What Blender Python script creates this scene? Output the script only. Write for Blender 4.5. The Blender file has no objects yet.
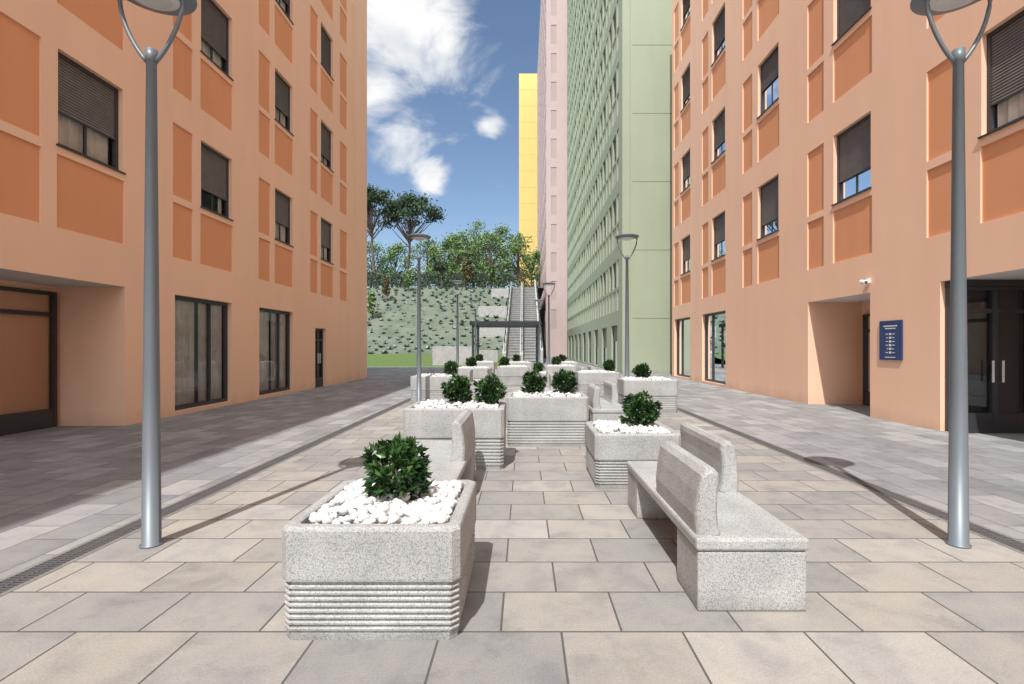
import bpy, bmesh, math, random
from mathutils import Vector, Matrix, noise
random.seed(7)
scene = bpy.context.scene
COL = scene.collection
R = random.random
U = random.uniform

# ------------------------------------------------------------------ materials
def new_mat(name):
    m = bpy.data.materials.new(name); m.use_nodes = True
    nt = m.node_tree
    b = nt.nodes['Principled BSDF']
    return m, nt, b
def N(nt, t, **kw):
    n = nt.nodes.new(t)
    for k, v in kw.items():
        if k in n.inputs.keys(): n.inputs[k].default_value = v
        else: setattr(n, k, v)
    return n
def ramp(nt, fac, stops, interp='LINEAR'):
    r = nt.nodes.new('ShaderNodeValToRGB')
    r.color_ramp.interpolation = interp
    el = r.color_ramp.elements
    el[0].position, el[0].color = stops[0][0], (*stops[0][1], 1)
    el[1].position, el[1].color = stops[-1][0], (*stops[-1][1], 1)
    for p, c in stops[1:-1]:
        e = el.new(p); e.color = (*c, 1)
    nt.links.new(fac, r.inputs[0]); return r.outputs[0]
def mixc(nt, a, b, fac, mode='MIX'):
    m = nt.nodes.new('ShaderNodeMix'); m.data_type = 'RGBA'; m.blend_type = mode
    for s, v in ((m.inputs[0], fac), (m.inputs[6], a), (m.inputs[7], b)):
        if hasattr(v, 'links'): nt.links.new(v, s)
        else: s.default_value = v if not isinstance(v, tuple) else (*v[:3], 1)
    return m.outputs[2]
def mth(nt, op, a, b=None, c=None):
    n = nt.nodes.new('ShaderNodeMath'); n.operation = op
    for s, v in zip(n.inputs, (a, b, c)):
        if v is None: continue
        if hasattr(v, 'links'): nt.links.new(v, s)
        else: s.default_value = v
    return n.outputs[0]
def sc(c, k): return tuple(x*k for x in c)
def coords(nt, scale=None):
    g = nt.nodes.new('ShaderNodeNewGeometry')
    if scale is None: return g.outputs['Position']
    mp = nt.nodes.new('ShaderNodeMapping'); mp.inputs['Scale'].default_value = scale
    nt.links.new(g.outputs['Position'], mp.inputs[0]); return mp.outputs[0]
def bump(nt, b, h, strength=.3, dist=.01):
    bp = N(nt, 'ShaderNodeBump', Strength=strength, Distance=dist)
    nt.links.new(h, bp.inputs['Height']); nt.links.new(bp.outputs[0], b.inputs['Normal'])

def stucco(name, col, var=.10, rough=.85):
    m, nt, b = new_mat(name)
    p = coords(nt)
    n1 = N(nt, 'ShaderNodeTexNoise', Scale=.35, Detail=6.0); nt.links.new(p, n1.inputs['Vector'])
    ps = coords(nt, (1.5, 1.5, .25))
    n2 = N(nt, 'ShaderNodeTexNoise', Scale=1.2, Detail=4.0); nt.links.new(ps, n2.inputs['Vector'])
    n3 = N(nt, 'ShaderNodeTexNoise', Scale=120.0, Detail=2.0); nt.links.new(p, n3.inputs['Vector'])
    c = ramp(nt, n1.outputs[0], [(.3, sc(col, 1-var)), (.7, sc(col, 1+var))])
    s = ramp(nt, n2.outputs[0], [(.3, (.965,.96,.955)), (.6, (1.0,1.0,1.0))])
    c = mixc(nt, c, s, 1.0, 'MULTIPLY')
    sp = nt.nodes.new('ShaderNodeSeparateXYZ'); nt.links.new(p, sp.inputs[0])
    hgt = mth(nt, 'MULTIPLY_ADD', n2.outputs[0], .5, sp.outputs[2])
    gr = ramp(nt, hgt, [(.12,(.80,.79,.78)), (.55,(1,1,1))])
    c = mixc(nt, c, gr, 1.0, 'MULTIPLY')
    nt.links.new(c, b.inputs['Base Color']); b.inputs['Roughness'].default_value = rough
    b.inputs['Specular IOR Level'].default_value = .25
    bump(nt, b, n3.outputs[0], .2, .003)
    return m
def concrete(name, col=(.405,.41,.405), warm=1.0):
    m, nt, b = new_mat(name)
    tc = nt.nodes.new('ShaderNodeTexCoord'); p = tc.outputs['Object']
    n1 = N(nt, 'ShaderNodeTexNoise', Scale=3.0, Detail=6.0); nt.links.new(p, n1.inputs['Vector'])
    v = N(nt, 'ShaderNodeTexVoronoi', Scale=190.0); nt.links.new(p, v.inputs['Vector'])
    n3 = N(nt, 'ShaderNodeTexNoise', Scale=90.0, Detail=3.0); nt.links.new(p, n3.inputs['Vector'])
    c = ramp(nt, n1.outputs[0], [(.3, sc(col,.84)), (.7, sc(col,1.1))])
    s = ramp(nt, v.outputs['Color'], [(.12,(.42,.42,.43)), (.4,(.93,.93,.93)), (.85,(1.25,1.24,1.22))])
    c = mixc(nt, c, s, .8, 'MULTIPLY')
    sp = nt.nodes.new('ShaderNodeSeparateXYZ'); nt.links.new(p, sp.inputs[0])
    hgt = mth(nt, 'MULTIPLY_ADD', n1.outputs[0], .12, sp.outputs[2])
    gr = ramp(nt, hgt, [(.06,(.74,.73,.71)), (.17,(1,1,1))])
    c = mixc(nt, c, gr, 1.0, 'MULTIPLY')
    nt.links.new(c, b.inputs['Base Color']); b.inputs['Roughness'].default_value = .8
    bump(nt, b, n3.outputs[0], .5, .005)
    return m
def plain(name, col, rough=.6, metal=0.0, nvar=.12, nscale=4.0, spec=.5):
    m, nt, b = new_mat(name)
    tc = nt.nodes.new('ShaderNodeTexCoord')
    n1 = N(nt, 'ShaderNodeTexNoise', Scale=nscale, Detail=5.0); nt.links.new(tc.outputs['Object'], n1.inputs['Vector'])
    c = ramp(nt, n1.outputs[0], [(.3, sc(col,1-nvar)), (.7, sc(col,1+nvar))])
    nt.links.new(c, b.inputs['Base Color'])
    b.inputs['Roughness'].default_value = rough; b.inputs['Metallic'].default_value = metal
    b.inputs['Specular IOR Level'].default_value = spec
    return m
def paving(name, palette, mort, bw, rh, rot=0, stain=.2, msz=.006, off=.5, loc=(.13,.11,0)):
    m, nt, b = new_mat(name)
    g = nt.nodes.new('ShaderNodeNewGeometry')
    mp = nt.nodes.new('ShaderNodeMapping'); mp.inputs['Rotation'].default_value = (0,0,rot)
    mp.inputs['Location'].default_value = loc
    nt.links.new(g.outputs['Position'], mp.inputs[0])
    br = N(nt, 'ShaderNodeTexBrick'); br.offset = off; br.offset_frequency = 2
    br.squash = 1; br.squash_frequency = 2
    br.inputs['Scale'].default_value = 1.0; br.inputs['Brick Width'].default_value = bw
    br.inputs['Row Height'].default_value = rh; br.inputs['Mortar Size'].default_value = msz
    br.inputs['Mortar Smooth'].default_value = .25
    nt.links.new(mp.outputs[0], br.inputs['Vector'])
    s = nt.nodes.new('ShaderNodeSeparateXYZ'); nt.links.new(mp.outputs[0], s.inputs[0])
    row = mth(nt,'FLOOR', mth(nt,'DIVIDE', s.outputs[1], rh))
    par = mth(nt,'SUBTRACT', 1.0, mth(nt,'FLOORED_MODULO', row, 2.0))
    xx = mth(nt,'MULTIPLY_ADD', par, bw*off, s.outputs[0])
    colm = mth(nt,'FLOOR', mth(nt,'DIVIDE', xx, bw))
    cx = nt.nodes.new('ShaderNodeCombineXYZ'); nt.links.new(colm, cx.inputs[0]); nt.links.new(row, cx.inputs[1])
    wn = nt.nodes.new('ShaderNodeTexWhiteNoise'); wn.noise_dimensions='2D'; nt.links.new(cx.outputs[0], wn.inputs['Vector'])
    base = ramp(nt, wn.outputs['Value'], palette)
    va = nt.nodes.new('ShaderNodeVectorMath'); va.operation='MULTIPLY_ADD'
    nt.links.new(wn.outputs['Color'], va.inputs[0]); va.inputs[1].default_value=(37,23,11); nt.links.new(g.outputs['Position'], va.inputs[2])
    n1 = N(nt, 'ShaderNodeTexNoise', Scale=2.6, Detail=7.0, Roughness=.62, Distortion=.3); nt.links.new(va.outputs[0], n1.inputs['Vector'])
    n2 = N(nt, 'ShaderNodeTexNoise', Scale=.22, Detail=4.0); nt.links.new(g.outputs['Position'], n2.inputs['Vector'])
    n3 = N(nt, 'ShaderNodeTexNoise', Scale=80.0, Detail=4.0, Roughness=.7); nt.links.new(g.outputs['Position'], n3.inputs['Vector'])
    n4 = N(nt, 'ShaderNodeTexNoise', Scale=3.0, Detail=8.0, Roughness=.7); nt.links.new(g.outputs['Position'], n4.inputs['Vector'])
    s1 = ramp(nt, n1.outputs[0], [(.32,(1-stain,1-stain,1-stain*.85)), (.5,(1,1,1)), (.68,(1+stain*.55,1+stain*.42,1+stain*.2))])
    s2 = ramp(nt, n2.outputs[0], [(.35,(.90,.91,.93)), (.65,(1.05,1.04,1.02))])
    s3 = ramp(nt, n3.outputs[0], [(.3,(.84,.84,.84)), (.7,(1.14,1.14,1.14))])
    s4 = ramp(nt, n4.outputs[0], [(.30,(.78,.79,.80)), (.46,(1,1,1))])
    c = base
    for q in (s1,s2,s3,s4): c = mixc(nt, c, q, 1.0, 'MULTIPLY')
    c = mixc(nt, c, mort, br.outputs['Fac'])
    nt.links.new(c, b.inputs['Base Color']); b.inputs['Roughness'].default_value = .75
    b.inputs['Specular IOR Level'].default_value = .3
    hh = mth(nt,'SUBTRACT', mth(nt,'MULTIPLY', n3.outputs[0], .5), mth(nt,'MULTIPLY', br.outputs['Fac'], 2.0))
    bump(nt, b, hh, .5, .005)
    return m
def glass_mat(name, ior, tint=.86):
    m, nt, b = new_mat(name)
    nt.nodes.remove(b)
    out = [n for n in nt.nodes if n.type=='OUTPUT_MATERIAL'][0]
    t = N(nt, 'ShaderNodeBsdfTransparent'); t.inputs[0].default_value = (tint,tint*1.02,tint*1.01,1)
    g = N(nt, 'ShaderNodeBsdfGlossy'); g.inputs['Roughness'].default_value = .012; g.inputs[0].default_value=(.9,.95,1,1)
    f = N(nt, 'ShaderNodeFresnel', IOR=ior)
    mx = N(nt, 'ShaderNodeMixShader')
    nt.links.new(f.outputs[0], mx.inputs[0]); nt.links.new(t.outputs[0], mx.inputs[1]); nt.links.new(g.outputs[0], mx.inputs[2])
    nt.links.new(mx.outputs[0], out.inputs[0])
    return m
def leaf_mat(name, col, rough=.45):
    m, nt, b = new_mat(name)
    g = nt.nodes.new('ShaderNodeNewGeometry')
    n1 = N(nt, 'ShaderNodeTexNoise', Scale=.9, Detail=4.0); nt.links.new(g.outputs['Position'], n1.inputs['Vector'])
    c = ramp(nt, n1.outputs[0], [(.3, sc(col,.65)), (.7, sc(col,1.35))])
    nt.links.new(c, b.inputs['Base Color']); b.inputs['Roughness'].default_value = rough
    return m

M = {}
M['peach_L'] = stucco('peach_render_left', (.88,.575,.40), .02)
M['orange_L'] = stucco('orange_panel_left', (.73,.335,.17), .03)
M['peach_R'] = stucco('peach_render_right', (.86,.565,.40), .02)
M['orange_R'] = stucco('orange_panel_right', (.71,.33,.17), .03)
M['green'] = stucco('sage_render', (.345,.39,.285), .03)
M['green2'] = stucco('sage_panel', (.45,.49,.385), .03)
M['pink'] = stucco('pink_render', (.53,.415,.40), .03)
M['pink2'] = stucco('pink_panel', (.46,.35,.34), .03)
M['yellow'] = stucco('yellow_render', (.74,.53,.19), .03)
M['yellow2'] = stucco('yellow_panel', (.65,.44,.17), .03)
M['soffit'] = stucco('soffit_white', (.72,.68,.64), .04)
M['frame'] = plain('dark_aluminium_frame', (.045,.047,.052), .4, .2)
M['shutter'] = plain('roller_shutter', (.175,.158,.145), .5, .05)
M['curtain'] = plain('white_curtain', (.82,.82,.80), .9)
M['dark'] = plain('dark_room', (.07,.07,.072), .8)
M['glass'] = glass_mat('shopfront_glass', 1.6, .92)
M['glassw'] = glass_mat('window_glass', 1.25)
M['roof'] = plain('roof_gravel', (.25,.25,.25), .9)
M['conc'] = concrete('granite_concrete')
M['conc2'] = concrete('pale_concrete', (.42,.415,.40))
M['conc3'] = concrete('grey_concrete', (.28,.275,.265))
M['pebble'] = plain('white_marble_pebble', (.68,.675,.66), .45, 0, .12, 25.0)
M['soil'] = plain('pebble_bed', (.34,.33,.31), .9)
M['lamp'] = plain('lamp_grey_paint', (.16,.19,.215), .45, .2, .06, 2.0)
M['lens'] = plain('lamp_lens', (.6,.61,.6), .3)
M['steel'] = plain('dark_steel', (.04,.045,.05), .5, .4)
M['grate'] = plain('galvanised_grating', (.12,.12,.125), .55, .2)
M['sign'] = plain('navy_sign', (.025,.055,.17), .4)
M['white'] = plain('white_paint', (.78,.78,.78), .5)
M['bark'] = plain('bark', (.13,.095,.075), .95, 0, .3, 3.0)
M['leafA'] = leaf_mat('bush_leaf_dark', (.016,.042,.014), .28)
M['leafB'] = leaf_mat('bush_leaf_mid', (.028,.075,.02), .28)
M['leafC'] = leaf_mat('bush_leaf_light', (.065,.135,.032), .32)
M['pineA'] = leaf_mat('pine_dark', (.025,.05,.025), .7)
M['pineB'] = leaf_mat('pine_mid', (.05,.09,.038), .7)
M['treeA'] = leaf_mat('tree_dark', (.07,.13,.04), .7)
M['treeB'] = leaf_mat('tree_mid', (.13,.22,.065), .7)
M['treeC'] = leaf_mat('tree_light', (.20,.31,.10), .7)
M['tuftA'] = leaf_mat('juniper_blue', (.20,.285,.29), .8)
M['tuftB'] = leaf_mat('juniper_dark', (.09,.14,.11), .8)
M['red'] = leaf_mat('rusty_leaf', (.17,.10,.045), .8)

# ------------------------------------------------------------------ mesh builder
class MB:
    def __init__(s, mats): s.v=[]; s.f=[]; s.m=[]; s.mats=mats
    def quad(s, pts, mi=0):
        i=len(s.v); s.v.extend([tuple(p) for p in pts]); s.f.append(tuple(range(i,i+len(pts)))); s.m.append(mi)
    def box(s, x0,x1,y0,y1,z0,z1, mi=0):
        i=len(s.v)
        s.v.extend([(x0,y0,z0),(x1,y0,z0),(x1,y1,z0),(x0,y1,z0),(x0,y0,z1),(x1,y0,z1),(x1,y1,z1),(x0,y1,z1)])
        for q in ((0,3,2,1),(4,5,6,7),(0,1,5,4),(1,2,6,5),(2,3,7,6),(3,0,4,7)):
            s.f.append(tuple(i+k for k in q)); s.m.append(mi)
    def tube(s, pts, rads, n=12, mi=0, cap=True):
        rings=[]
        for k,p in enumerate(pts):
            p=Vector(p)
            if k==0: d=Vector(pts[1])-p
            elif k==len(pts)-1: d=p-Vector(pts[k-1])
            else: d=Vector(pts[k+1])-Vector(pts[k-1])
            d.normalize()
            if abs(d.z)<.99: a=Vector((0,0,1)).cross(d)
            else: a=Vector((1,0,0))
            a.normalize(); b=d.cross(a)
            i=len(s.v)
            for j in range(n):
                t=2*math.pi*j/n
                s.v.append(tuple(p+(a*math.cos(t)+b*math.sin(t))*rads[k]))
            rings.append(i)
        for k in range(len(rings)-1):
            for j in range(n):
                s.f.append((rings[k]+j, rings[k]+(j+1)%n, rings[k+1]+(j+1)%n, rings[k+1]+j)); s.m.append(mi)
        if cap:
            s.f.append(tuple(rings[0]+j for j in reversed(range(n)))); s.m.append(mi)
            s.f.append(tuple(rings[-1]+j for j in range(n))); s.m.append(mi)
    def mesh(s, name, smooth=False):
        me=bpy.data.meshes.new(name); me.from_pydata(s.v,[],s.f)
        for m in s.mats: me.materials.append(m)
        me.polygons.foreach_set('material_index', s.m)
        if smooth: me.polygons.foreach_set('use_smooth',[True]*len(s.f))
        me.update(); return me
    def obj(s, name, smooth=False, parent=None, bevel=0, angle=None):
        return link(name, s.mesh(name, smooth), parent, bevel)
def link(name, me, parent=None, bevel=0, loc=(0,0,0)):
    o=bpy.data.objects.new(name, me); COL.objects.link(o); o.location=loc
    if parent: o.parent=parent
    if bevel:
        md=o.modifiers.new('bevel','BEVEL'); md.width=bevel; md.segments=2; md.limit_method='ANGLE'; md.angle_limit=math.radians(40)
    return o
def empty(name, loc=(0,0,0)):
    e=bpy.data.objects.new(name,None); COL.objects.link(e); e.location=loc; e.empty_display_size=.3; return e

# ------------------------------------------------------------------ facades
# mats: 0 wall 1 panel 2 frame 3 shutter 4 curtain 5 dark 6 glass 7 roof 8 soffit 9 window glass
def facade(mb, P, u0,u1,z0,z1, ops):
    us=sorted(set([u0,u1]+[round(c,4) for o in ops for c in o[:2]])); zs=sorted(set([z0,z1]+[round(c,4) for o in ops for c in o[2:4]]))
    us=[u for u in us if u0<=u<=u1]; zs=[z for z in zs if z0<=z<=z1]
    for k in range(len(zs)-1):
        zc=(zs[k]+zs[k+1])/2
        row=[o for o in ops if o[2]<zc<o[3]]
        for i in range(len(us)-1):
            uc=(us[i]+us[i+1])/2
            if not any(o[0]<uc<o[1] for o in row):
                mb.quad([P(us[i],zs[k],0),P(us[i+1],zs[k],0),P(us[i+1],zs[k+1],0),P(us[i],zs[k+1],0)],0)
    for (a,b,c,d,dep,kind) in ops:
        wm = 0
        mb.quad([P(a,c,0),P(a,d,0),P(a,d,dep),P(a,c,dep)],wm)
        mb.quad([P(b,c,0),P(b,c,dep),P(b,d,dep),P(b,d,0)],wm)
        mb.quad([P(a,d,0),P(b,d,0),P(b,d,dep),P(a,d,dep)],8 if kind=='recess' else wm)
        if c>.01: mb.quad([P(a,c,0),P(a,c,dep),P(b,c,dep),P(b,c,0)],wm)
        if kind=='panel': mb.quad([P(a,c,dep),P(b,c,dep),P(b,d,dep),P(a,d,dep)],1)
        elif kind=='groove': mb.quad([P(a,c,dep),P(b,c,dep),P(b,d,dep),P(a,d,dep)],0)
        elif kind=='recess': mb.quad([P(a,c,dep),P(b,c,dep),P(b,d,dep),P(a,d,dep)],0)
        elif kind=='simple':
            mb.quad([P(a,c,dep),P(b,c,dep),P(b,d,dep),P(a,d,dep)],9)
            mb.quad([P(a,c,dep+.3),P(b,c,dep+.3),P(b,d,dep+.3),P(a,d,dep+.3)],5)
            h=random.choice([.2,.35,.5,.65,.9])
            mb.quad([P(a,d-(d-c)*h,dep-.03),P(b,d-(d-c)*h,dep-.03),P(b,d,dep-.03),P(a,d,dep-.03)],3)
            fw=.06
            pbox(mb,P,a+.002,a+fw,c+.002,d-.002,dep-.07,dep-.001,2); pbox(mb,P,b-fw,b-.002,c+.002,d-.002,dep-.07,dep-.001,2)
        elif kind in ('win','big','door'): window(mb,P,a,b,c,d,dep,kind)
def pbox(mb,P,a,b,c,d,d0,d1,mi):
    q=[P(a,c,d0),P(b,c,d0),P(b,d,d0),P(a,d,d0),P(a,c,d1),P(b,c,d1),P(b,d,d1),P(a,d,d1)]
    for f in ((0,1,2,3),(4,7,6,5),(0,4,5,1),(1,5,6,2),(2,6,7,3),(3,7,4,0)):
        mb.quad([q[i] for i in f],mi)
def window(mb,P,a,b,c,d,dep,kind,spread=.3,room=None):
    fw=.07 if kind!='big' else .09
    e=.003
    d0,d1=dep-.08,dep
    a+=e;b-=e;c+=e;d-=e
    pbox(mb,P,a,a+fw,c,d,d0,d1,2); pbox(mb,P,b-fw,b,c,d,d0,d1,2)
    pbox(mb,P,a+fw,b-fw,c,c+fw,d0,d1,2); pbox(mb,P,a+fw,b-fw,d-fw,d,d0,d1,2)
    ia,ib,ic,idd=a+fw,b-fw,c+fw,d-fw
    gd=dep-.02
    if kind=='win':
        mid=(ia+ib)/2
        frac=random.choice([.5,.62,.66,.7,.72,.76,.62,1.0])
        zsplit=idd-(idd-ic)*frac
        n=int((idd-zsplit)/.055)+1; hh=(idd-zsplit)/n
        for i in range(n):
            za=zsplit+i*hh; zb=za+hh
            mb.quad([P(ia,za,d0+.012),P(ib,za,d0+.012),P(ib,zb,d0+.030),P(ia,zb,d0+.030)],3)
            mb.quad([P(ia,za,d0+.012),P(ia,za,d0+.030),P(ib,za,d0+.030),P(ib,za,d0+.012)],5)
        if frac<1:
            pbox(mb,P,ia,ib,zsplit-.035,zsplit,d0+.008,d0+.04,2)
            pbox(mb,P,mid-.025,mid+.025,ic,zsplit-.04,d0+.045,d1,2)
        pbox(mb,P,a-.04,b+.04,c-.03,c-.001,-.035,-.002,2)
    else:
        mid=(ia+ib)/2
        if kind=='door':
            pbox(mb,P,mid-.05,mid+.05,ic,idd,d0,d1,2)
            pbox(mb,P,ia,mid-.051,ic,ic+.3,d0+.01,d1-.002,2); pbox(mb,P,mid+.051,ib,ic,ic+.3,d0+.01,d1-.002,2)
            pbox(mb,P,ia,mid-.051,idd-.42,idd-.34,d0+.01,d1-.002,2); pbox(mb,P,mid+.051,ib,idd-.42,idd-.34,d0+.01,d1-.002,2)
            pbox(mb,P,mid+.08,mid+.105,.95,1.35,d0-.07,d0-.045,4)
            pbox(mb,P,mid-.105,mid-.08,.95,1.35,d0-.07,d0-.045,4)
        else:
            pbox(mb,P,ib-(ib-ia)*.33,ib-(ib-ia)*.33+.06,ic,idd,d0+.01,d1-.002,2)
    mb.quad([P(ia,ic,gd),P(ib,ic,gd),P(ib,idd,gd),P(ia,idd,gd)],9 if kind=='win' else 6)
    cd=dep+.07
    if kind!='door':
        segs=max(8,int((ib-ia)/.05))
        lim = 1.0 if kind=='big' else random.choice([.35,.5,1.0,1.0])
        pts=[]
        for i in range(segs+1):
            t=i/segs
            pts.append((ia+(ib-ia)*t, cd+.035*math.sin(i*1.5)+.012*math.sin(i*.6)))
        for i in range(segs):
            t=i/segs
            if kind=='win' and not (t<lim/2 or t>1-lim/2): continue
            if kind=='big' and .46<t<.54: continue
            mb.quad([P(pts[i][0],ic,pts[i][1]),P(pts[i+1][0],ic,pts[i+1][1]),P(pts[i+1][0],idd,pts[i+1][1]),P(pts[i][0],idd,pts[i][1])],4)
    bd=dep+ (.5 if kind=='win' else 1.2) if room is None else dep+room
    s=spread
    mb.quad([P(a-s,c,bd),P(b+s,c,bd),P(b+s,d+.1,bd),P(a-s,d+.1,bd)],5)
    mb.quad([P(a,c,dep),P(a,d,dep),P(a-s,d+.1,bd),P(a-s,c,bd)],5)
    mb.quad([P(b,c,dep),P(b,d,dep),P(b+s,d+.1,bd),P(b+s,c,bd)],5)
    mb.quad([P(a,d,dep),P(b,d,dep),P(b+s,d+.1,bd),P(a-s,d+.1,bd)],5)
def bmats(w,p): return [M[w],M[p],M['frame'],M['shutter'],M['curtain'],M['dark'],M['glass'],M['roof'],M['soffit'],M['glassw']]

def body(mb, x0,x1,y0,y1,h, skip):
    if 'W' not in skip: mb.quad([(x0,y0,0),(x0,y0,h),(x0,y1,h),(x0,y1,0)],0)
    if 'E' not in skip: mb.quad([(x1,y0,0),(x1,y1,0),(x1,y1,h),(x1,y0,h)],0)
    if 'S' not in skip: mb.quad([(x0,y0,0),(x1,y0,0),(x1,y0,h),(x0,y0,h)],0)
    if 'N' not in skip: mb.quad([(x0,y1,0),(x0,y1,h),(x1,y1,h),(x1,y1,0)],0)
    mb.quad([(x0,y0,h),(x1,y0,h),(x1,y1,h),(x0,y1,h)],7)

# left building
XL=-8.1; HL=21.0
def PL(u,z,d): return (XL-d,u,z)
ops=[]
wl=[(8.69,10.10),(12.54,13.87),(16.27,17.50),(19.95,21.2)]
wl=[(8.69-3.85*k,10.10-3.85*k) for k in (5,4,3,2,1)]+wl
for (a,b) in wl:
    for s in range(5):
        z=s*3.9
        ops.append((a,b,5.12+z,6.80+z,.17,'win')) if 6.8+z<HL-.3 else None
        if 5+z<HL-.3:
            ops.append((a-.02,b+.04,3.68+z,4.96+z,.035,'panel')); ops.append((a-1.0,a-.3,3.68+z,4.96+z,.035,'panel'))
        if 6.8+z<HL-.3: ops.append((a-1.0,a-.3,5.12+z,6.80+z,.035,'panel'))
for s in range(5):
    z=s*3.9
    if 6.8+z<HL: ops.append((22.0,22.9,5.12+z,6.8+z,.035,'panel')); 
    ops.append((22.0,22.9,3.68+z,4.96+z,.035,'panel'))
ops.append((23.9,23.93,3.3,HL-.5,.02,'groove'))
ops += [(3.0,10.15,0,2.82,1.38,'recess'),(11.6,13.87,.1,2.82,.2,'big'),(15.3,17.55,.1,2.82,.2,'big'),(19.4,20.45,.0,2.34,.2,'door')]
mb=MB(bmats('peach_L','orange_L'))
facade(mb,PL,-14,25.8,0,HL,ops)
body(mb,-24,XL,-14,25.8,HL,'E')
def PLr(u,z,d): return (XL-1.38+.10-d,u,z)
window(mb,PLr,7.4,10.05,0,2.7,.08,'door')
window(mb,PLr,3.2,6.6,0,2.7,.08,'big')
mb.obj('orange_apartment_building')

# right building
XR=7.94; HR=24
def PR(u,z,d): return (XR+d,u,z)
ops=[]
for k in range(-4,5):
    a=11.47+4.15*k-.02; b=a+1.38
    for s in range(5):
        z=s*4.12
        if 7.0+z<HR-.4:
            ops.append((a,b,5.25+z,7.02+z,.17,'win')); 
            if b+1.2<26.7: ops.append((b+.42,b+1.18,5.25+z,7.02+z,.035,'panel'))
        ops.append((a-.04,b+.02,3.75+z,5.08+z,.035,'panel'))
        if b+1.2<26.7: ops.append((b+.42,b+1.18,3.75+z,5.08+z,.035,'panel'))
ops=[o for o in ops if o[1]<26.7 and o[0]>-13.5 and o[3]<HR]
ops += [(3.2,9.54,0,2.85,1.5,'recess'),(11.47,13.98,0,2.85,1.5,'recess'),(19.7,22.3,.1,3.05,.2,'big'),(23.9,26.4,.1,3.05,.2,'big')]
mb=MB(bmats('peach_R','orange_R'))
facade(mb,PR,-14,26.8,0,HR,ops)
body(mb,XR,24,-14,26.8,HR,'W')
def PRe(u,z,d): return (u,9.54-.30+d,z)
window(mb,PRe,8.02,9.42,0,2.72,.09,'door',0,.19)
mb.box(8.02,9.42,9.245,9.53,2.725,2.845,2)
def PRb(u,z,d): return (XR+1.5-.1+d,u,z)
window(mb,PRb,11.6,13.8,0,2.5,.08,'door')
window(mb,PRb,5.0,8.6,0,2.6,.08,'door')
mb.obj('orange_apartment_building')

# green tower
mb=MB(bmats('green','green2'))
HG=56; XG=5.9; YG=30.0
def PG(u,z,d): return (XG+d,u,z)
ops=[]
for k in range(9):
    a=31.2+4.1*k
    for s in range(12):
        z=s*4.1
        ops.append((a+.9,a+2.1,5.4+z,7.1+z,.2,'simple')); ops.append((a+.9,a+2.15,3.9+z,5.2+z,.06,'panel'))
        ops.append((a-.1,a+.6,5.4+z,7.1+z,.06,'panel')); ops.append((a-.1,a+.6,3.9+z,5.2+z,.06,'panel'))
        ops.append((a+2.5,a+3.5,5.4+z,7.1+z,.2,'simple')); ops.append((a+2.5,a+3.5,3.9+z,5.2+z,.06,'panel'))
    ops.append((a+.4,a+2.6,.1,3.0,.2,'simple'))
facade(mb,PG,YG,68.5,0,HG,ops)
def PGf(u,z,d): return (u,YG+d,z)
ops=[]
for s in range(13):
    ops.append((XG+.45,XG+.48,3.33+s*4.1,3.3+s*4.1+3.97,.03,'groove'))
    ops.append((XG+.6,XG+9,3.3+s*4.1,3.33+s*4.1,.03,'groove'))
facade(mb,PGf,XG,24,0,HG,ops)
body(mb,XG,24,YG,68.5,HG,'WS')
mb.obj('green_apartment_tower')

# pink tower
mb=MB(bmats('pink','pink2'))
HP=68; XP=3.2; YP=72.0
def PP(u,z,d): return (XP+d,u,z)
def PPf(u,z,d): return (u,YP+d,z)
ops=[]
for k in range(11):
    a=YP+1.2+4.2*k
    for s in range(15):
        ops.append((a+.9,a+2.1,5.4+s*4.1,7.1+s*4.1,.15,'simple')); ops.append((a-.1,a+.6,3.9+s*4.1,7.1+s*4.1,.05,'panel'))
facade(mb,PP,YP,120,0,HP,ops)
ops=[]
for k in range(4):
    a=XP+.7+2.6*k
    for s in range(15):
        ops.append((a,a+.8,4.2+s*4.1,7.0+s*4.1,.06,'panel'))
facade(mb,PPf,XP,20,0,HP,ops)
body(mb,XP,20,YP,120,HP,'WS')
mb.obj('pink_apartment_tower')
# yellow tower
mb=MB(bmats('yellow','yellow2'))
def PYf(u,z,d): return (u,126+d,z)
ops=[]
for s in range(15): ops.append((-1.0,12,9+s*4.1,9.05+s*4.1,.04,'groove'))
facade(mb,PYf,-1.25,14,0,70.5,ops)
body(mb,-1.25,14,126,150,70.5,'S')
mb.obj('yellow_apartment_tower')

# ------------------------------------------------------------------ ground
def sheet(name, x0,x1,y0,y1,z,mat):
    mb=MB([mat]); mb.quad([(x0,y0,z),(x1,y0,z),(x1,y1,z),(x0,y1,z)]); return mb.obj(name)
gm=paving('ground_pavers',[(0,(.22,.22,.21)),(1,(.27,.26,.25))],(.12,.12,.12),.6,.3)
sheet('ground',-600,600,-300,1500,-.012,gm)
pave_c=paving('plaza_pavers',[(0,(.265,.26,.25)),(.3,(.305,.295,.28)),(.6,(.335,.315,.285)),(.8,(.36,.338,.308)),(1,(.385,.372,.35))],(.095,.092,.086),.68,.455,0,.20,.007,.5,(.13,.375,0))
pave_s=paving('side_pavers',[(0,(.225,.225,.23)),(.5,(.27,.27,.27)),(1,(.345,.34,.335))],(.12,.12,.12),.62,.40,math.pi/2,.2)
sheet('plaza_paving',-3.35,3.85,-14,40,.0,pave_c)
sheet('side_paving',-9.5,-3.6,-14,40,.0,pave_s)
sheet('side_paving',4.1,9.5,-14,40,.0,pave_s)
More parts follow.
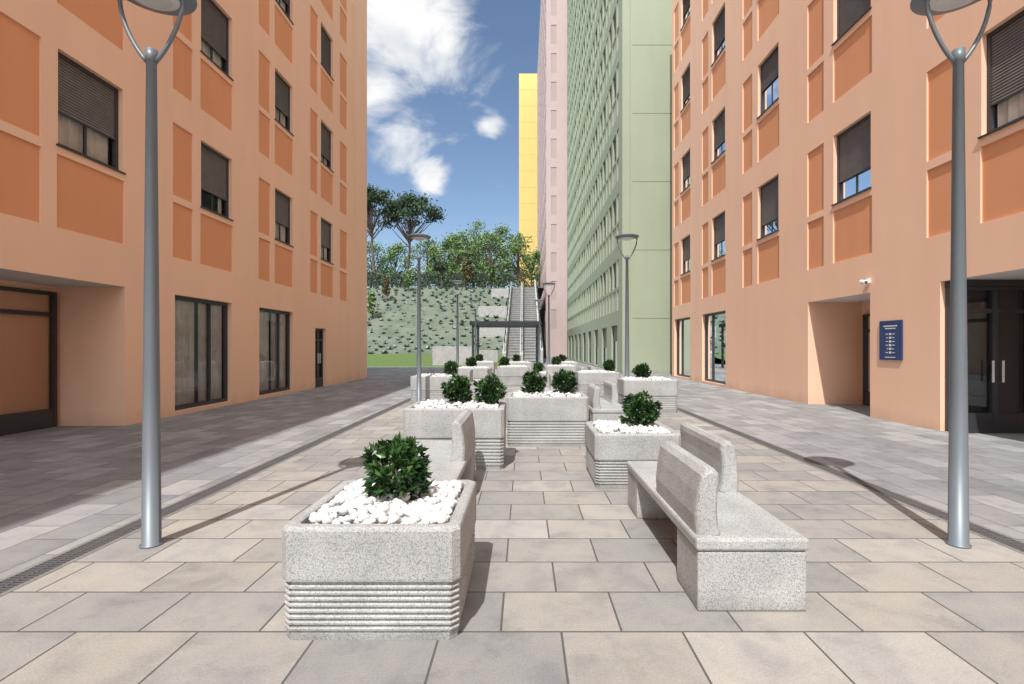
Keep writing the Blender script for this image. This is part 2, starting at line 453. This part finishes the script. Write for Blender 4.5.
def drain(x0,x1,nm):
    mb=MB([M['conc3'],M['grate'],M['dark']])
    y0,y1=-3,36
    mb.box(x0,x0+.04,-14,40,-.01,.003,0); mb.box(x1-.04,x1,-14,40,-.01,.003,0)
    mb.quad([(x0+.04,-14,-.009),(x1-.04,-14,-.009),(x1-.04,40,-.009),(x0+.04,40,-.009)],2)
    y=y0
    while y<y1:
        st=.035 if y<14 else .14
        mb.box(x0+.042,x1-.042,y,y+st*.5,-.006,.001,1); y+=st
    mb.box((x0+x1)/2-.008,(x0+x1)/2+.008,y0,y1,-.005,.002,1)
    mb.obj(nm)
drain(-3.6,-3.35,'drainage_channel'); drain(3.85,4.1,'drainage_channel')

# ------------------------------------------------------------------ hill
m,nt,b=new_mat('hillside_groundcover')
p=coords(nt)
n1=N(nt,'ShaderNodeTexNoise',Scale=.5,Detail=8.0); nt.links.new(p,n1.inputs['Vector'])
n2=N(nt,'ShaderNodeTexNoise',Scale=6.0,Detail=4.0); nt.links.new(p,n2.inputs['Vector'])
c1=ramp(nt,n1.outputs[0],[(.3,(.095,.12,.08)),(.5,(.135,.16,.115)),(.7,(.175,.185,.145))])
c2=ramp(nt,n2.outputs[0],[(.3,(.75,.77,.75)),(.7,(1.15,1.15,1.15))])
nt.links.new(mixc(nt,c1,c2,1.0,'MULTIPLY'),b.inputs['Base Color']); b.inputs['Roughness'].default_value=.95
M['hill']=m
m,nt,b=new_mat('lawn_grass')
p=coords(nt)
n1=N(nt,'ShaderNodeTexNoise',Scale=8.0,Detail=8.0); nt.links.new(p,n1.inputs['Vector'])
nt.links.new(ramp(nt,n1.outputs[0],[(.3,(.065,.11,.025)),(.7,(.13,.19,.05))]),b.inputs['Base Color']); b.inputs['Roughness'].default_value=.95
M['lawn']=m
prof=[(40,-.3),(41,.05),(46,.4),(50,.9),(54,2.2),(60,4.9),(66,7.6),(71,9.8),(74,10.4),(80,10.5),(400,10.5)]
def hz(y):
    for i in range(len(prof)-1):
        if prof[i][0]<=y<=prof[i+1][0]:
            t=(y-prof[i][0])/(prof[i+1][0]-prof[i][0]); return prof[i][1]*(1-t)+prof[i+1][1]*t
    return 0
def hill_part(name,x0,x1):
    mb=MB([M['hill'],M['lawn']])
    ys=[40,41,43.5,46,48,50,52,54,56,58,60,62,64,66,68.5,71,74,80,110,180,400]
    xs=[x0+(x1-x0)*i/24 for i in range(25)]
    def g(x,y):
        e=0 if x in (x0,x1) or y<47 or y>75 else .25*noise.noise(Vector((x*.2,y*.2,0)))
        return (x,y,hz(y)+e)
    for i in range(24):
        for j in range(len(ys)-1):
            mb.quad([g(xs[i],ys[j]),g(xs[i+1],ys[j]),g(xs[i+1],ys[j+1]),g(xs[i],ys[j+1])],1 if ys[j+1]<=50 else 0)
    return mb.obj(name)
hill_part('hill',-140,-2.1)
mb=MB([M['hill']])
mb.quad([(-2.1,73.5,10.3),(3,73.5,10.3),(3,400,10.3),(-2.1,400,10.3)]); mb.obj('hill_plateau')
mb=MB([M['tuftA'],M['tuftB']])
rows=[50.5+i*.95 for i in range(23)]
for r,y in enumerate(rows):
    x=-42+ (r%2)*.65
    while x<-3.2:
        x+=U(1.05,1.5)
        if R()<.10: continue
        yy=y+U(-.25,.25)+.3*math.sin(x*.5); z=hz(yy)
        s=U(.22,.46)
        mi=0 if R()<.75 else 1
        for k in range(10):
            t=U(0,6.28); l=U(.6,1.1)*s
            dx,dy=math.cos(t)*l,math.sin(t)*l
            px,py=-dy*.4,dx*.4
            h2=s*U(.3,.8)
            mb.quad([(x-px,yy-py,z),(x+px,yy+py,z),(x+dx+px*.4,yy+dy+py*.4,z+h2),(x+dx-px*.4,yy+dy-py*.4,z+h2)],mi)
mb.obj('groundcover_shrubs')

# stairs
mb=MB([M['conc2'],M['steel'],M['conc3'],M['dark']])
n=34; y0s=48.5; y1s=73.5; run=(y1s-y0s)/n; rise=10.3/n
for i in range(n):
    ya=y0s+i*run; z=(i+1)*rise
    for (xa,xb) in ((-1.75,-.42),(-.08,1.5)):
        mb.box(xa,xb,ya+.06,ya+run+.06,z-rise-.4,z-.055,2)
        mb.box(xa,xb,ya,ya+run+.055,z-.05,z,0)
def slopewall(x0,x1,off,ya=48.3,yb=74,mi=0):
    h0=off; h1=10.3+off
    a=[(x0,ya,-.2),(x0,yb,-.2),(x0,yb,h1),(x0,ya,h0)]; bq=[(x1,p[1],p[2]) for p in a]
    mb.quad(a[::-1],mi); mb.quad(bq,mi); mb.quad([a[3],a[2],bq[2],bq[3]],0); mb.quad([a[0],a[3],bq[3],bq[0]],mi)
slopewall(-2.09,-1.76,1.0,mi=0); slopewall(-.41,-.09,.9,mi=0); slopewall(1.51,1.85,1.3,mi=0)
mb.box(-4.9,-2.10,55,55.35,1.5,3.9,0); mb.box(-5.6,-2.10,61,61.35,4.2,6.6,0); mb.box(-4.4,-2.1,67.5,67.85,7,9.5,0)
for x in (-1.92,-.25,1.7):
    mb.tube([(x,48.6,2.2),(x,73.8,12.5)],[.035,.035],6,1)
    mb.tube([(x,48.6,1.8),(x,73.8,12.1)],[.02,.02],6,1)
    for k in range(13):
        yy=48.7+k*2.08; zz=2.2+(12.5-2.2)*(yy-48.6)/25.2
        mb.tube([(x,yy,zz-1.2),(x,yy,zz)],[.025,.025],6,1)
mb.obj('concrete_staircase')
mb=MB([M['conc2']]); mb.box(-7.6,-4.3,41.5,42.0,0,1.65); mb.box(-4.2,-2.3,44,44.4,0,1.3); mb.obj('low_concrete_wall',bevel=.02)

mb=MB([M['steel']])
x=-60
while x<-2.5:
    mb.box(x-.05,x+.05,73.0,73.08,10.0,12.3); x+=2.5
mb.box(-60,-2.5,73.02,73.06,12.1,12.19); mb.box(-60,-2.5,73.02,73.06,10.5,10.58); 
x=-60
while x<-2.5:
    mb.box(x-.02,x+.02,73.03,73.05,10.5,12.1); x+=.2
mb.obj('metal_fence')

# ------------------------------------------------------------------ trees
def leaf(mb,c,s,mi,asp=.6):
    n=Vector((U(-1,1),U(-1,1),U(-1,1))).normalized()
    a=n.orthogonal().normalized(); a.rotate(Matrix.Rotation(U(0,6.28),3,n)); b=n.cross(a)
    a=a*s; b=b*s*asp
    mb.quad([c-a,c-b*.9,c+a,c+b*.9],mi)
def tree(name,x,y,h,cr,kind='dec',trunk_h=.4,nleaf=2600,lean=0.0,z0=None):
    z0=hz(y)-.1 if z0 is None else z0
    mats=[M['bark']]+([M['pineA'],M['pineB'],M['pineB']] if kind=='pine' else [M['red'],M['red'],M['treeA']] if kind=='red' else [M['treeA'],M['treeB'],M['treeC']])
    mb=MB(mats)
    base=Vector((x,y,z0)); top=Vector((x+lean,y,z0+h*.86))
    th=h*trunk_h
    pts=[];rad=[]
    r0=h*.018+.04
    for i in range(7):
        t=i/6; p=base.lerp(top,t)+Vector((.18*math.sin(t*5+x),.1*math.sin(t*4),0))
        pts.append(p); rad.append(r0*(1-.85*t))
    mb.tube(pts,rad,8,0)
    clumps=[]
    nc=30 if kind=='pine' else 38
    for i in range(nc):
        if kind=='pine':
            a=U(0,6.28); rr=cr*math.sqrt(R()); zz=z0+h*(.80+.16*(1-(rr/cr)**2))+U(-.08,.05)*h
        else:
            zt=U(0,1); a=U(0,6.28); env=math.sin(math.pi*(zt*.85+.12))**.7; rr=cr*env*math.sqrt(U(.1,1)); zz=z0+th+(h-th)*zt
        t=min(1,(zz-z0)/(h*.86)); bx=base.lerp(top,t)
        clumps.append(Vector((bx.x+math.cos(a)*rr,bx.y+math.sin(a)*rr,zz)))
    for c in clumps:
        t=max(.35,min(.9,((c.z-z0)/h)*.75)); s=base.lerp(top,t)
        mid=s.lerp(c,.55)+Vector((0,0,-.04*h*R()))
        mb.tube([s,mid,c],[r0*.32,r0*.2,.02],5,0,False)
    per=nleaf//nc
    for c in clumps:
        size=cr*U(.2,.34); sh=R()
        for k in range(per):
            d=Vector((random.gauss(0,1),random.gauss(0,1),random.gauss(0,.5 if kind=='pine' else .85)))*size*.62
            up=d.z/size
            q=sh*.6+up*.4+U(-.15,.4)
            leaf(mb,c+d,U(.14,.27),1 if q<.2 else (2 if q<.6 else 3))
    return mb.obj(name)
def sx(px,Y): return (px-524)/500*Y
tree('pine_tree',sx(404,80),80,15.0,4.2,'pine',.5,4800,1.4)
tree('pine_tree',sx(374,78),78,15.8,3.6,'pine',.45,4800,-.3)
tree('pine_tree',sx(352,84),84,16,4.6,'pine',.45,2500,.2)
for px,Y,h,cr in ((444,92,11.5,3.4),(458,86,10.6,3.0),(474,95,15.0,4.0),(490,88,11.6,3.2),(504,96,13.3,3.6),(518,90,11.0,3.2),(396,95,10.5,3.6),(428,98,11.5,3.8),(372,92,10,4),(532,100,10,3.5),(452,104,14.5,3.8),(482,102,14.0,4.0)):
    tree('deciduous_tree',sx(px,Y),Y,h*U(.93,1.05),cr,'dec',.22,2500)
tree('young_pine_tree',sx(441,72),72,3.9,1.0,'pine',.2,1200)
tree('young_tree',sx(467,71.5),71.5,4.4,.8,'red',.3,700)
tree('young_tree',sx(386,66),66,3.4,.55,'red',.3,260)
tree('young_tree',sx(371,60),60,3.6,.6,'dec',.25,260)
tree('young_tree',sx(493,72),72,3.3,.6,'dec',.3,400)
tree('young_tree',sx(409,70),70,3.2,.6,'dec',.3,400)
mb=MB([M['treeA'],M['pineA'],M['treeB']])
for i in range(8000):
    x=U(-60,-2); y=U(75.5,79); h=2.6+1.3*noise.noise(Vector((x*.35,1,0)))
    leaf(mb,Vector((x,y,10.4+h*math.sqrt(R()))),U(.15,.3),random.choice([0,1,1,2]))
mb.obj('hedge')

# ------------------------------------------------------------------ planters
def planter_mesh(name,w,d,H):
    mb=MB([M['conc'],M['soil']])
    def ring(ins,z,ch):
        x0,x1,y0,y1=ins,w-ins,ins,d-ins
        return [(x0+ch,y0,z),(x1-ch,y0,z),(x1,y0+ch,z),(x1,y1-ch,z),(x1-ch,y1,z),(x0+ch,y1,z),(x0,y1-ch,z),(x0,y0+ch,z)]
    levels=[(.018,0),(.018,.035)]
    nr=8; z=.05; st=(H*.5-.05)/nr
    for k in range(nr):
        levels += [(.020,z),(.009,z+.006),(.007,z+st*.5),(.010,z+st-.013),(.024,z+st-.006)]
        z+=st
    levels += [(.022,z+.004),(0.002,z+.016),(0.0,z+.03),(0.0,H-.022),(.006,H-.007),(.018,H)]
    rings=[ring(i,zz,.04) for i,zz in levels]
    t=.062
    rings.append(ring(t,H,.03)); rings.append(ring(t+.01,H-.008,.03)); rings.append(ring(t+.016,H-.06,.03))
    for a,b in zip(rings[:-1],rings[1:]):
        for j in range(8):
            k=(j+1)%8; mb.quad([a[j],a[k],b[k],b[j]],0)
    mb.quad(rings[-1],1)
    mb.quad(rings[0][::-1],0)
    return mb.mesh(name)
def pebble_mesh(name,w,d,H,count,r0,r1,sub):
    bm=bmesh.new(); bmesh.ops.create_icosphere(bm,subdivisions=sub,radius=1)
    base=[v.co.copy() for v in bm.verts]; fs=[[v.index for v in f.verts] for f in bm.faces]; bm.free()
    mb=MB([M['pebble']])
    for i in range(count):
        r=U(r0,r1); x=U(.075+r,w-.075-r); y=U(.075+r,d-.075-r)
        cx,cy=(x/w-.5)*2,(y/d-.5)*2
        z=H-.03+.07*(1-max(cx*cx,cy*cy))*U(.2,1)+U(-.02,.015)
        S=Vector((U(.8,1.35),U(.75,1.05),U(.55,.85)))*r
        rot=Matrix.Rotation(U(0,6.28),3,'Z')@Matrix.Rotation(U(-.7,.7),3,'X')
        off=Vector((U(0,50),U(0,50),U(0,50)))
        k0=len(mb.v)
        for co in base:
            k=1+.4*noise.noise(co*1.0+off)
            p=rot@Vector((co.x*S.x*k,co.y*S.y*k,co.z*S.z*k))
            mb.v.append((p.x+x,p.y+y,p.z+z))
        for f in fs: mb.f.append(tuple(k0+j for j in f)); mb.m.append(0)
    return mb.mesh(name,True)
def bush_mesh(name,r,nl,ls):
    mb=MB([M['bark'],M['leafA'],M['leafB'],M['leafC']])
    for i in range(7):
        a=i*.9; mb.tube([(0,0,-.12),(math.cos(a)*r*.2,math.sin(a)*r*.2,r*.5),(math.cos(a)*r*.55,math.sin(a)*r*.55,r*1.2)],[.012,.009,.004],6,0,False)
    ns=nl//9
    for i in range(ns):
        dirv=Vector((random.gauss(0,1),random.gauss(0,1),random.gauss(.1,1))).normalized()
        k=.78+.42*noise.noise(dirv*1.9+Vector((3,r*40,1)))+U(-.06,.17)
        if i%4==0: k*=U(.45,.8)
        c=Vector((dirv.x*r*k,dirv.y*r*k,r*.98+dirv.z*r*k*.98))
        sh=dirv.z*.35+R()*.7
        for j in range(9):
            ax=(dirv*.75+Vector((random.gauss(0,.6),random.gauss(0,.6),random.gauss(.12,.5)))).normalized()
            L=ls*U(.7,1.25); W=L*.21
            n=ax.cross(Vector((U(-1,1),U(-1,1),U(-1,1)))).normalized()
            sd=ax.cross(n)
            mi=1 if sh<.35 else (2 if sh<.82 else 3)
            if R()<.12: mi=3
            m1=c+ax*L*.5
            tip=c+ax*L-n*L*.12
            mb.quad([c,m1+sd*W+n*W*.35,tip,m1],mi); mb.quad([c,m1,tip,m1-sd*W+n*W*.35],mi)
    return mb.mesh(name)
WS,DS=.98,1.0
pmS=planter_mesh('planter_small',WS,DS,.62); pmL=planter_mesh('planter_large',1.32,.92,.80)
pbS=pebble_mesh('pebbles_small',WS,DS,.62,820,.018,.036,2)
pbL=pebble_mesh('pebbles_large',1.32,.92,.80,850,.022,.038,1)
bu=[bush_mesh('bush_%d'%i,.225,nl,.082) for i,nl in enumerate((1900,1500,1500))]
def bush(x,y,z,s=1.0,i=None,rz=None):
    o=link('potted_bush',bu[i if i is not None else random.randrange(3)],loc=(x,y,z)); o.rotation_euler=(0,0,U(0,6.28) if rz is None else rz); o.scale=(s,s,s*U(.95,1.08)); return o
def planter(kind,x,y,bushes):
    me,pe,H=(pmS,pbS,.62) if kind=='S' else (pmL,pbL,.80)
    e=empty('concrete_planter',(x,y,0))
    link('planter_box',me,e); link('white_pebbles',pe,e)
    for bx,by,s in bushes:
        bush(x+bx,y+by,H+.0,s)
planter('S',-1.33,2.71,[(.52,.50,.87)])
planter('L',-1.58,6.5,[(.66,.45,.82),(1.10,.48,.82)])
planter('L',-.28,8.0,[(.44,.45,.82),(.96,.45,.86)])
planter('S',.80,5.62,[(.62,.5,.92)])
planter('L',2.42,12.1,[(.55,.45,.8)])
planter('L',1.70,15.7,[(1.05,.45,.8)])
planter('L',-3.1,13.6,[(1.05,.45,.85)])
planter('L',-2.6,19.0,[(.55,.5,.85)])
planter('L',-1.1,20.2,[(.3,.5,.85)])
planter('S',.1,18.5,[(.45,.5,.8)])
planter('L',.9,21.0,[(.5,.5,.85)])
planter('L',-.9,26,[(.5,.5,.9)])
planter('L',1.5,26,[(.5,.5,.9)])
planter('L',-2.9,26.5,[(.5,.5,.9)])

# ------------------------------------------------------------------ benches
def bench(x,y,L=2.05,W=.66,near=True):
    e=empty('concrete_bench',(x,y,0))
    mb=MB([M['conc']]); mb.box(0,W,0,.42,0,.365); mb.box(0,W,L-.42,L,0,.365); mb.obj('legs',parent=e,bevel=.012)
    mb=MB([M['conc']]); mb.box(-.012,W+.012,-.012,L+.012,.368,.445); mb.obj('seat',parent=e,bevel=.018)
    def back(name,flip,y0,y1,dx=0):
        pr=[(.0,.43),(.155,.449),(.14,.50),(.132,.58),(.135,.68),(.145,.78),(.14,.825),(.115,.85),(.065,.845),(.03,.81),(.008,.70),(-.008,.56)]
        mb=MB([M['conc']])
        def ends(yy,ins):
            cx,cz=.07,.63
            out=[]
            for px,pz in pr:
                px2=cx+(px-cx)*(1-ins*1.2); pz2=pz if pz<.5 else cz+(pz-cz)*(1-ins*.35)
                X=px2+dx if not flip else W-px2-dx
                out.append((X,yy,pz2))
            return out
        rs=[ends(y0,.30),ends(y0+.008,.15),ends(y0+.022,.04),ends(y0+.045,0),ends(y1-.045,0),ends(y1-.022,.04),ends(y1-.008,.15),ends(y1,.30)]
        for a,b in zip(rs[:-1],rs[1:]):
            for j in range(len(pr)):
                k=(j+1)%len(pr); mb.quad([a[j],a[k],b[k],b[j]] if not flip else [a[k],a[j],b[j],b[k]])
        mb.quad(rs[0][::-1]); mb.quad(rs[-1])
        me=mb.mesh(name,True)
        return link(name,me,e)
    if near: back('backrest_near',False,.04,L/2-.02,.01)
    back('backrest_far',True,L/2-.08,L-.02,.0)
    return e
bench(1.05,3.02)
bench(-1.26,4.1,near=False)
bench(1.28,9.3)
bench(.2,12.5)
bench(.7,15.5)
bench(-1.9,16.2)
bench(2.1,18.6)

# ------------------------------------------------------------------ lamps
def lamp(x,y,H=4.47,rot=0):
    e=empty('street_lamp',(x,y,0)); e.rotation_euler=(0,0,rot)
    mb=MB([M['lamp'],M['lens'],M['steel']])
    mb.tube([(0,0,0),(0,0,.015),(0,0,.016),(0,0,1.2),(0,0,3.9),(0,0,3.905),(0,0,4.0)],[.082,.082,.068,.058,.036,.044,.044],24,0)
    mb.obj('pole',True,e)
    mb=MB([M['lamp']])
    for s in (-1,1):
        pts=[];
        for t in [i/10 for i in range(11)]:
            pts.append((s*(.03+.23*math.sin(t*math.pi/2)), 0, 3.90+(H-3.9)*(t**1.15)))
        mb.tube(pts,[.017]*11,10,0)
    mb.obj('fork_arms',True,e)
    mb=MB([M['lamp'],M['lens']])
    prof=[(.0,H-.05),(.14,H-.05),(.19,H-.03),(.27,H-.005),(.31,H+.01),(.31,H+.025),(.22,H+.06),(.10,H+.08),(.0,H+.085)]
    n=32
    for a,b in zip(prof[:-1],prof[1:]):
        for j in range(n):
            t0,t1=2*math.pi*j/n,2*math.pi*(j+1)/n
            q=[(a[0]*math.cos(t0),a[0]*math.sin(t0),a[1]),(a[0]*math.cos(t1),a[0]*math.sin(t1),a[1]),(b[0]*math.cos(t1),b[0]*math.sin(t1),b[1]),(b[0]*math.cos(t0),b[0]*math.sin(t0),b[1])]
            mi=1 if b[0]<=.2 and b[1]<H else 0
            if a[0]==0: q=[q[0],q[2],q[3]]
            if b[0]==0: q=[q[0],q[1],q[2]]
            mb.quad(q[::-1],mi)
    mb.obj('lamp_head',False,e)
lamp(-3.01,4.04); lamp(3.51,4.04)
lamp(-2.75,13.1); lamp(2.7,13.1)
lamp(-2.95,22.2); lamp(1.13,22.8)
lamp(-3.0,31); lamp(.95,31)

# ------------------------------------------------------------------ pergola
mb=MB([M['steel'],M['steel']])
x0,x1,y0,y1=-3.6,1.05,34.5,38.5
for x in (x0,x1-.14):
    for y in (y0,y1-.14): mb.box(x,x+.14,y,y+.14,0,3.1)
mb.box(x0+.35,x0+.43,y0+.02,y0+.1,0,3.1)
mb.box(x0-.15,x1+.15,y0-.1,y0+.12,3.102,3.38); mb.box(x0-.15,x1+.15,y1-.12,y1+.1,3.102,3.38)
mb.box(x0-.15,x0+.08,y0+.122,y1-.122,3.102,3.38); mb.box(x1-.08,x1+.15,y0+.122,y1-.122,3.102,3.38)
y=y0+.4
while y<y1-.3: mb.box(x0+.082,x1-.082,y,y+.08,3.16,3.34); y+=.35
mb.obj('steel_pergola')

# ------------------------------------------------------------------ sign and camera on right facade
e=empty('wall_sign',(XR-.03,10.8,1.74))
mb=MB([M['sign'],M['white']])
mb.box(0,.027,-.33,.33,-.42,.43,0)
def bar(y0,y1,z0,z1): mb.box(-.004,-.001,y0,y1,z0,z1,1)
bar(-.20,.20,.30,.325); bar(-.15,.15,.25,.27)
for k in range(6):
    w=U(.04,.08); z=.14-.08*k
    bar(-.03,.03,z-.022,z+.022)
    bar(-.06-w,-.06,z-.008,z+.008); bar(.06,.06+w,z-.008,z+.008)
bar(-.15,.15,-.37,-.355)
mb.obj('sign_plate',parent=e)
e=empty('security_camera',(XR-.002,11.5,3.12))
mb=MB([M['white'],M['dark']])
mb.box(-.06,0,-.05,.05,-.05,.05,0)
mb.tube([(-.05,0,0),(-.13,0,-.02)],[.02,.02],8,0)
mb.tube([(-.12,.09,-.01),(-.14,-.10,-.05)],[.05,.05],14,0)
mb.tube([(-.14,-.098,-.05),(-.141,-.105,-.052)],[.038,.038],14,1)
mb.obj('camera_body',parent=e,bevel=.004)

# ------------------------------------------------------------------ sky, sun
w=bpy.data.worlds.new('World'); scene.world=w; w.use_nodes=True
nt=w.node_tree; bg=nt.nodes['Background']; out=nt.nodes['World Output']
sdir=Vector((-.168,-.66,1.0)).normalized()
elev=math.asin(sdir.z); az=math.atan2(sdir.x,sdir.y)
sky=nt.nodes.new('ShaderNodeTexSky'); sky.sky_type='NISHITA'; sky.sun_disc=False
sky.sun_elevation=elev; sky.sun_rotation=az; sky.air_density=1.0; sky.dust_density=.6; sky.ozone_density=1.5
nt.links.new(sky.outputs[0],bg.inputs[0]); bg.inputs[1].default_value=.145
tc=nt.nodes.new('ShaderNodeTexCoord'); gen=tc.outputs['Generated']
mp=nt.nodes.new('ShaderNodeMapping'); mp.inputs['Scale'].default_value=(1,1,1.5); nt.links.new(gen,mp.inputs[0])
n1=N(nt,'ShaderNodeTexNoise',Scale=6.5,Detail=8.0,Roughness=.6,Distortion=.35); nt.links.new(mp.outputs[0],n1.inputs['Vector'])
acc=None
for (px,py,r,a) in ((385,0,.24,.46),(428,5,.12,.32),(436,45,.06,.2),(376,95,.13,.40),(402,135,.12,.38),(430,174,.07,.48),(490,127,.045,.28),(455,140,.05,.18)):
    d=Vector(((px-524)/500,1,(347-py)/500)).normalized()
    vd=N(nt,'ShaderNodeVectorMath',operation='DISTANCE'); nt.links.new(gen,vd.inputs[0]); vd.inputs[1].default_value=d
    mr=N(nt,'ShaderNodeMapRange'); mr.interpolation_type='SMOOTHSTEP'
    mr.inputs['From Min'].default_value=0; mr.inputs['From Max'].default_value=r; mr.inputs['To Min'].default_value=a; mr.inputs['To Max'].default_value=0
    nt.links.new(vd.outputs['Value'],mr.inputs['Value'])
    if acc is None: acc=mr.outputs[0]
    else: acc=mth(nt,'MAXIMUM',acc,mr.outputs[0])
# unseen bright cloud deck behind camera and overhead, added as fill for the facades
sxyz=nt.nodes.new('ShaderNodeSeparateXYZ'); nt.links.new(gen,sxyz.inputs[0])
south_fill=N(nt,'ShaderNodeMapRange'); south_fill.interpolation_type='SMOOTHSTEP'
south_fill.inputs['From Min'].default_value=.55; south_fill.inputs['From Max'].default_value=-.1; south_fill.inputs['To Min'].default_value=0; south_fill.inputs['To Max'].default_value=1
nt.links.new(sxyz.outputs['Y'],south_fill.inputs['Value'])
tot=mth(nt,'ADD',mth(nt,'ADD',acc,n1.outputs[0]),mth(nt,'MULTIPLY',south_fill.outputs[0],.28))
mr=N(nt,'ShaderNodeMapRange'); mr.interpolation_type='SMOOTHSTEP'
mr.inputs['From Min'].default_value=.60; mr.inputs['From Max'].default_value=.88; nt.links.new(tot,mr.inputs['Value'])
n2=N(nt,'ShaderNodeTexNoise',Scale=9.0,Detail=5.0); nt.links.new(mp.outputs[0],n2.inputs['Vector'])
cc=ramp(nt,n2.outputs[0],[(.35,(.70,.75,.82)),(.58,(1.0,1.0,1.0))])
cs=mth(nt,'MULTIPLY_ADD',south_fill.outputs[0],1.25,1.0)  # extra cloud strength out of view, added to lift the ambient fill
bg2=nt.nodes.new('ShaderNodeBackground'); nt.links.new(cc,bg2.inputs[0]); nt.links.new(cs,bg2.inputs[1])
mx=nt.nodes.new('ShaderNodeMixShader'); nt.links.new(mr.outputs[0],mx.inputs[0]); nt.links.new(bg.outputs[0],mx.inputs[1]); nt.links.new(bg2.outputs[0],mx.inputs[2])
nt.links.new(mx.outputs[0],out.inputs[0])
sl=bpy.data.lights.new('sun','SUN'); sl.energy=4.9; sl.angle=math.radians(.5); sl.color=(1,.975,.935)
so=bpy.data.objects.new('sun',sl); COL.objects.link(so); so.rotation_euler=(-sdir).to_track_quat('-Z','Y').to_euler(); so.location=(0,-10,30)

scene.view_settings.view_transform='Standard'; scene.view_settings.look='None'; scene.view_settings.exposure=0
cam=bpy.data.cameras.new('camera'); co=bpy.data.objects.new('camera',cam); COL.objects.link(co)
co.location=(0,0,1.6); co.rotation_euler=(math.radians(90),0,0)
cam.sensor_width=36; cam.lens=500/1024*36; cam.shift_x=-12/1024; cam.shift_y=5/1024
cam.clip_start=.05; cam.clip_end=3000
scene.camera=co
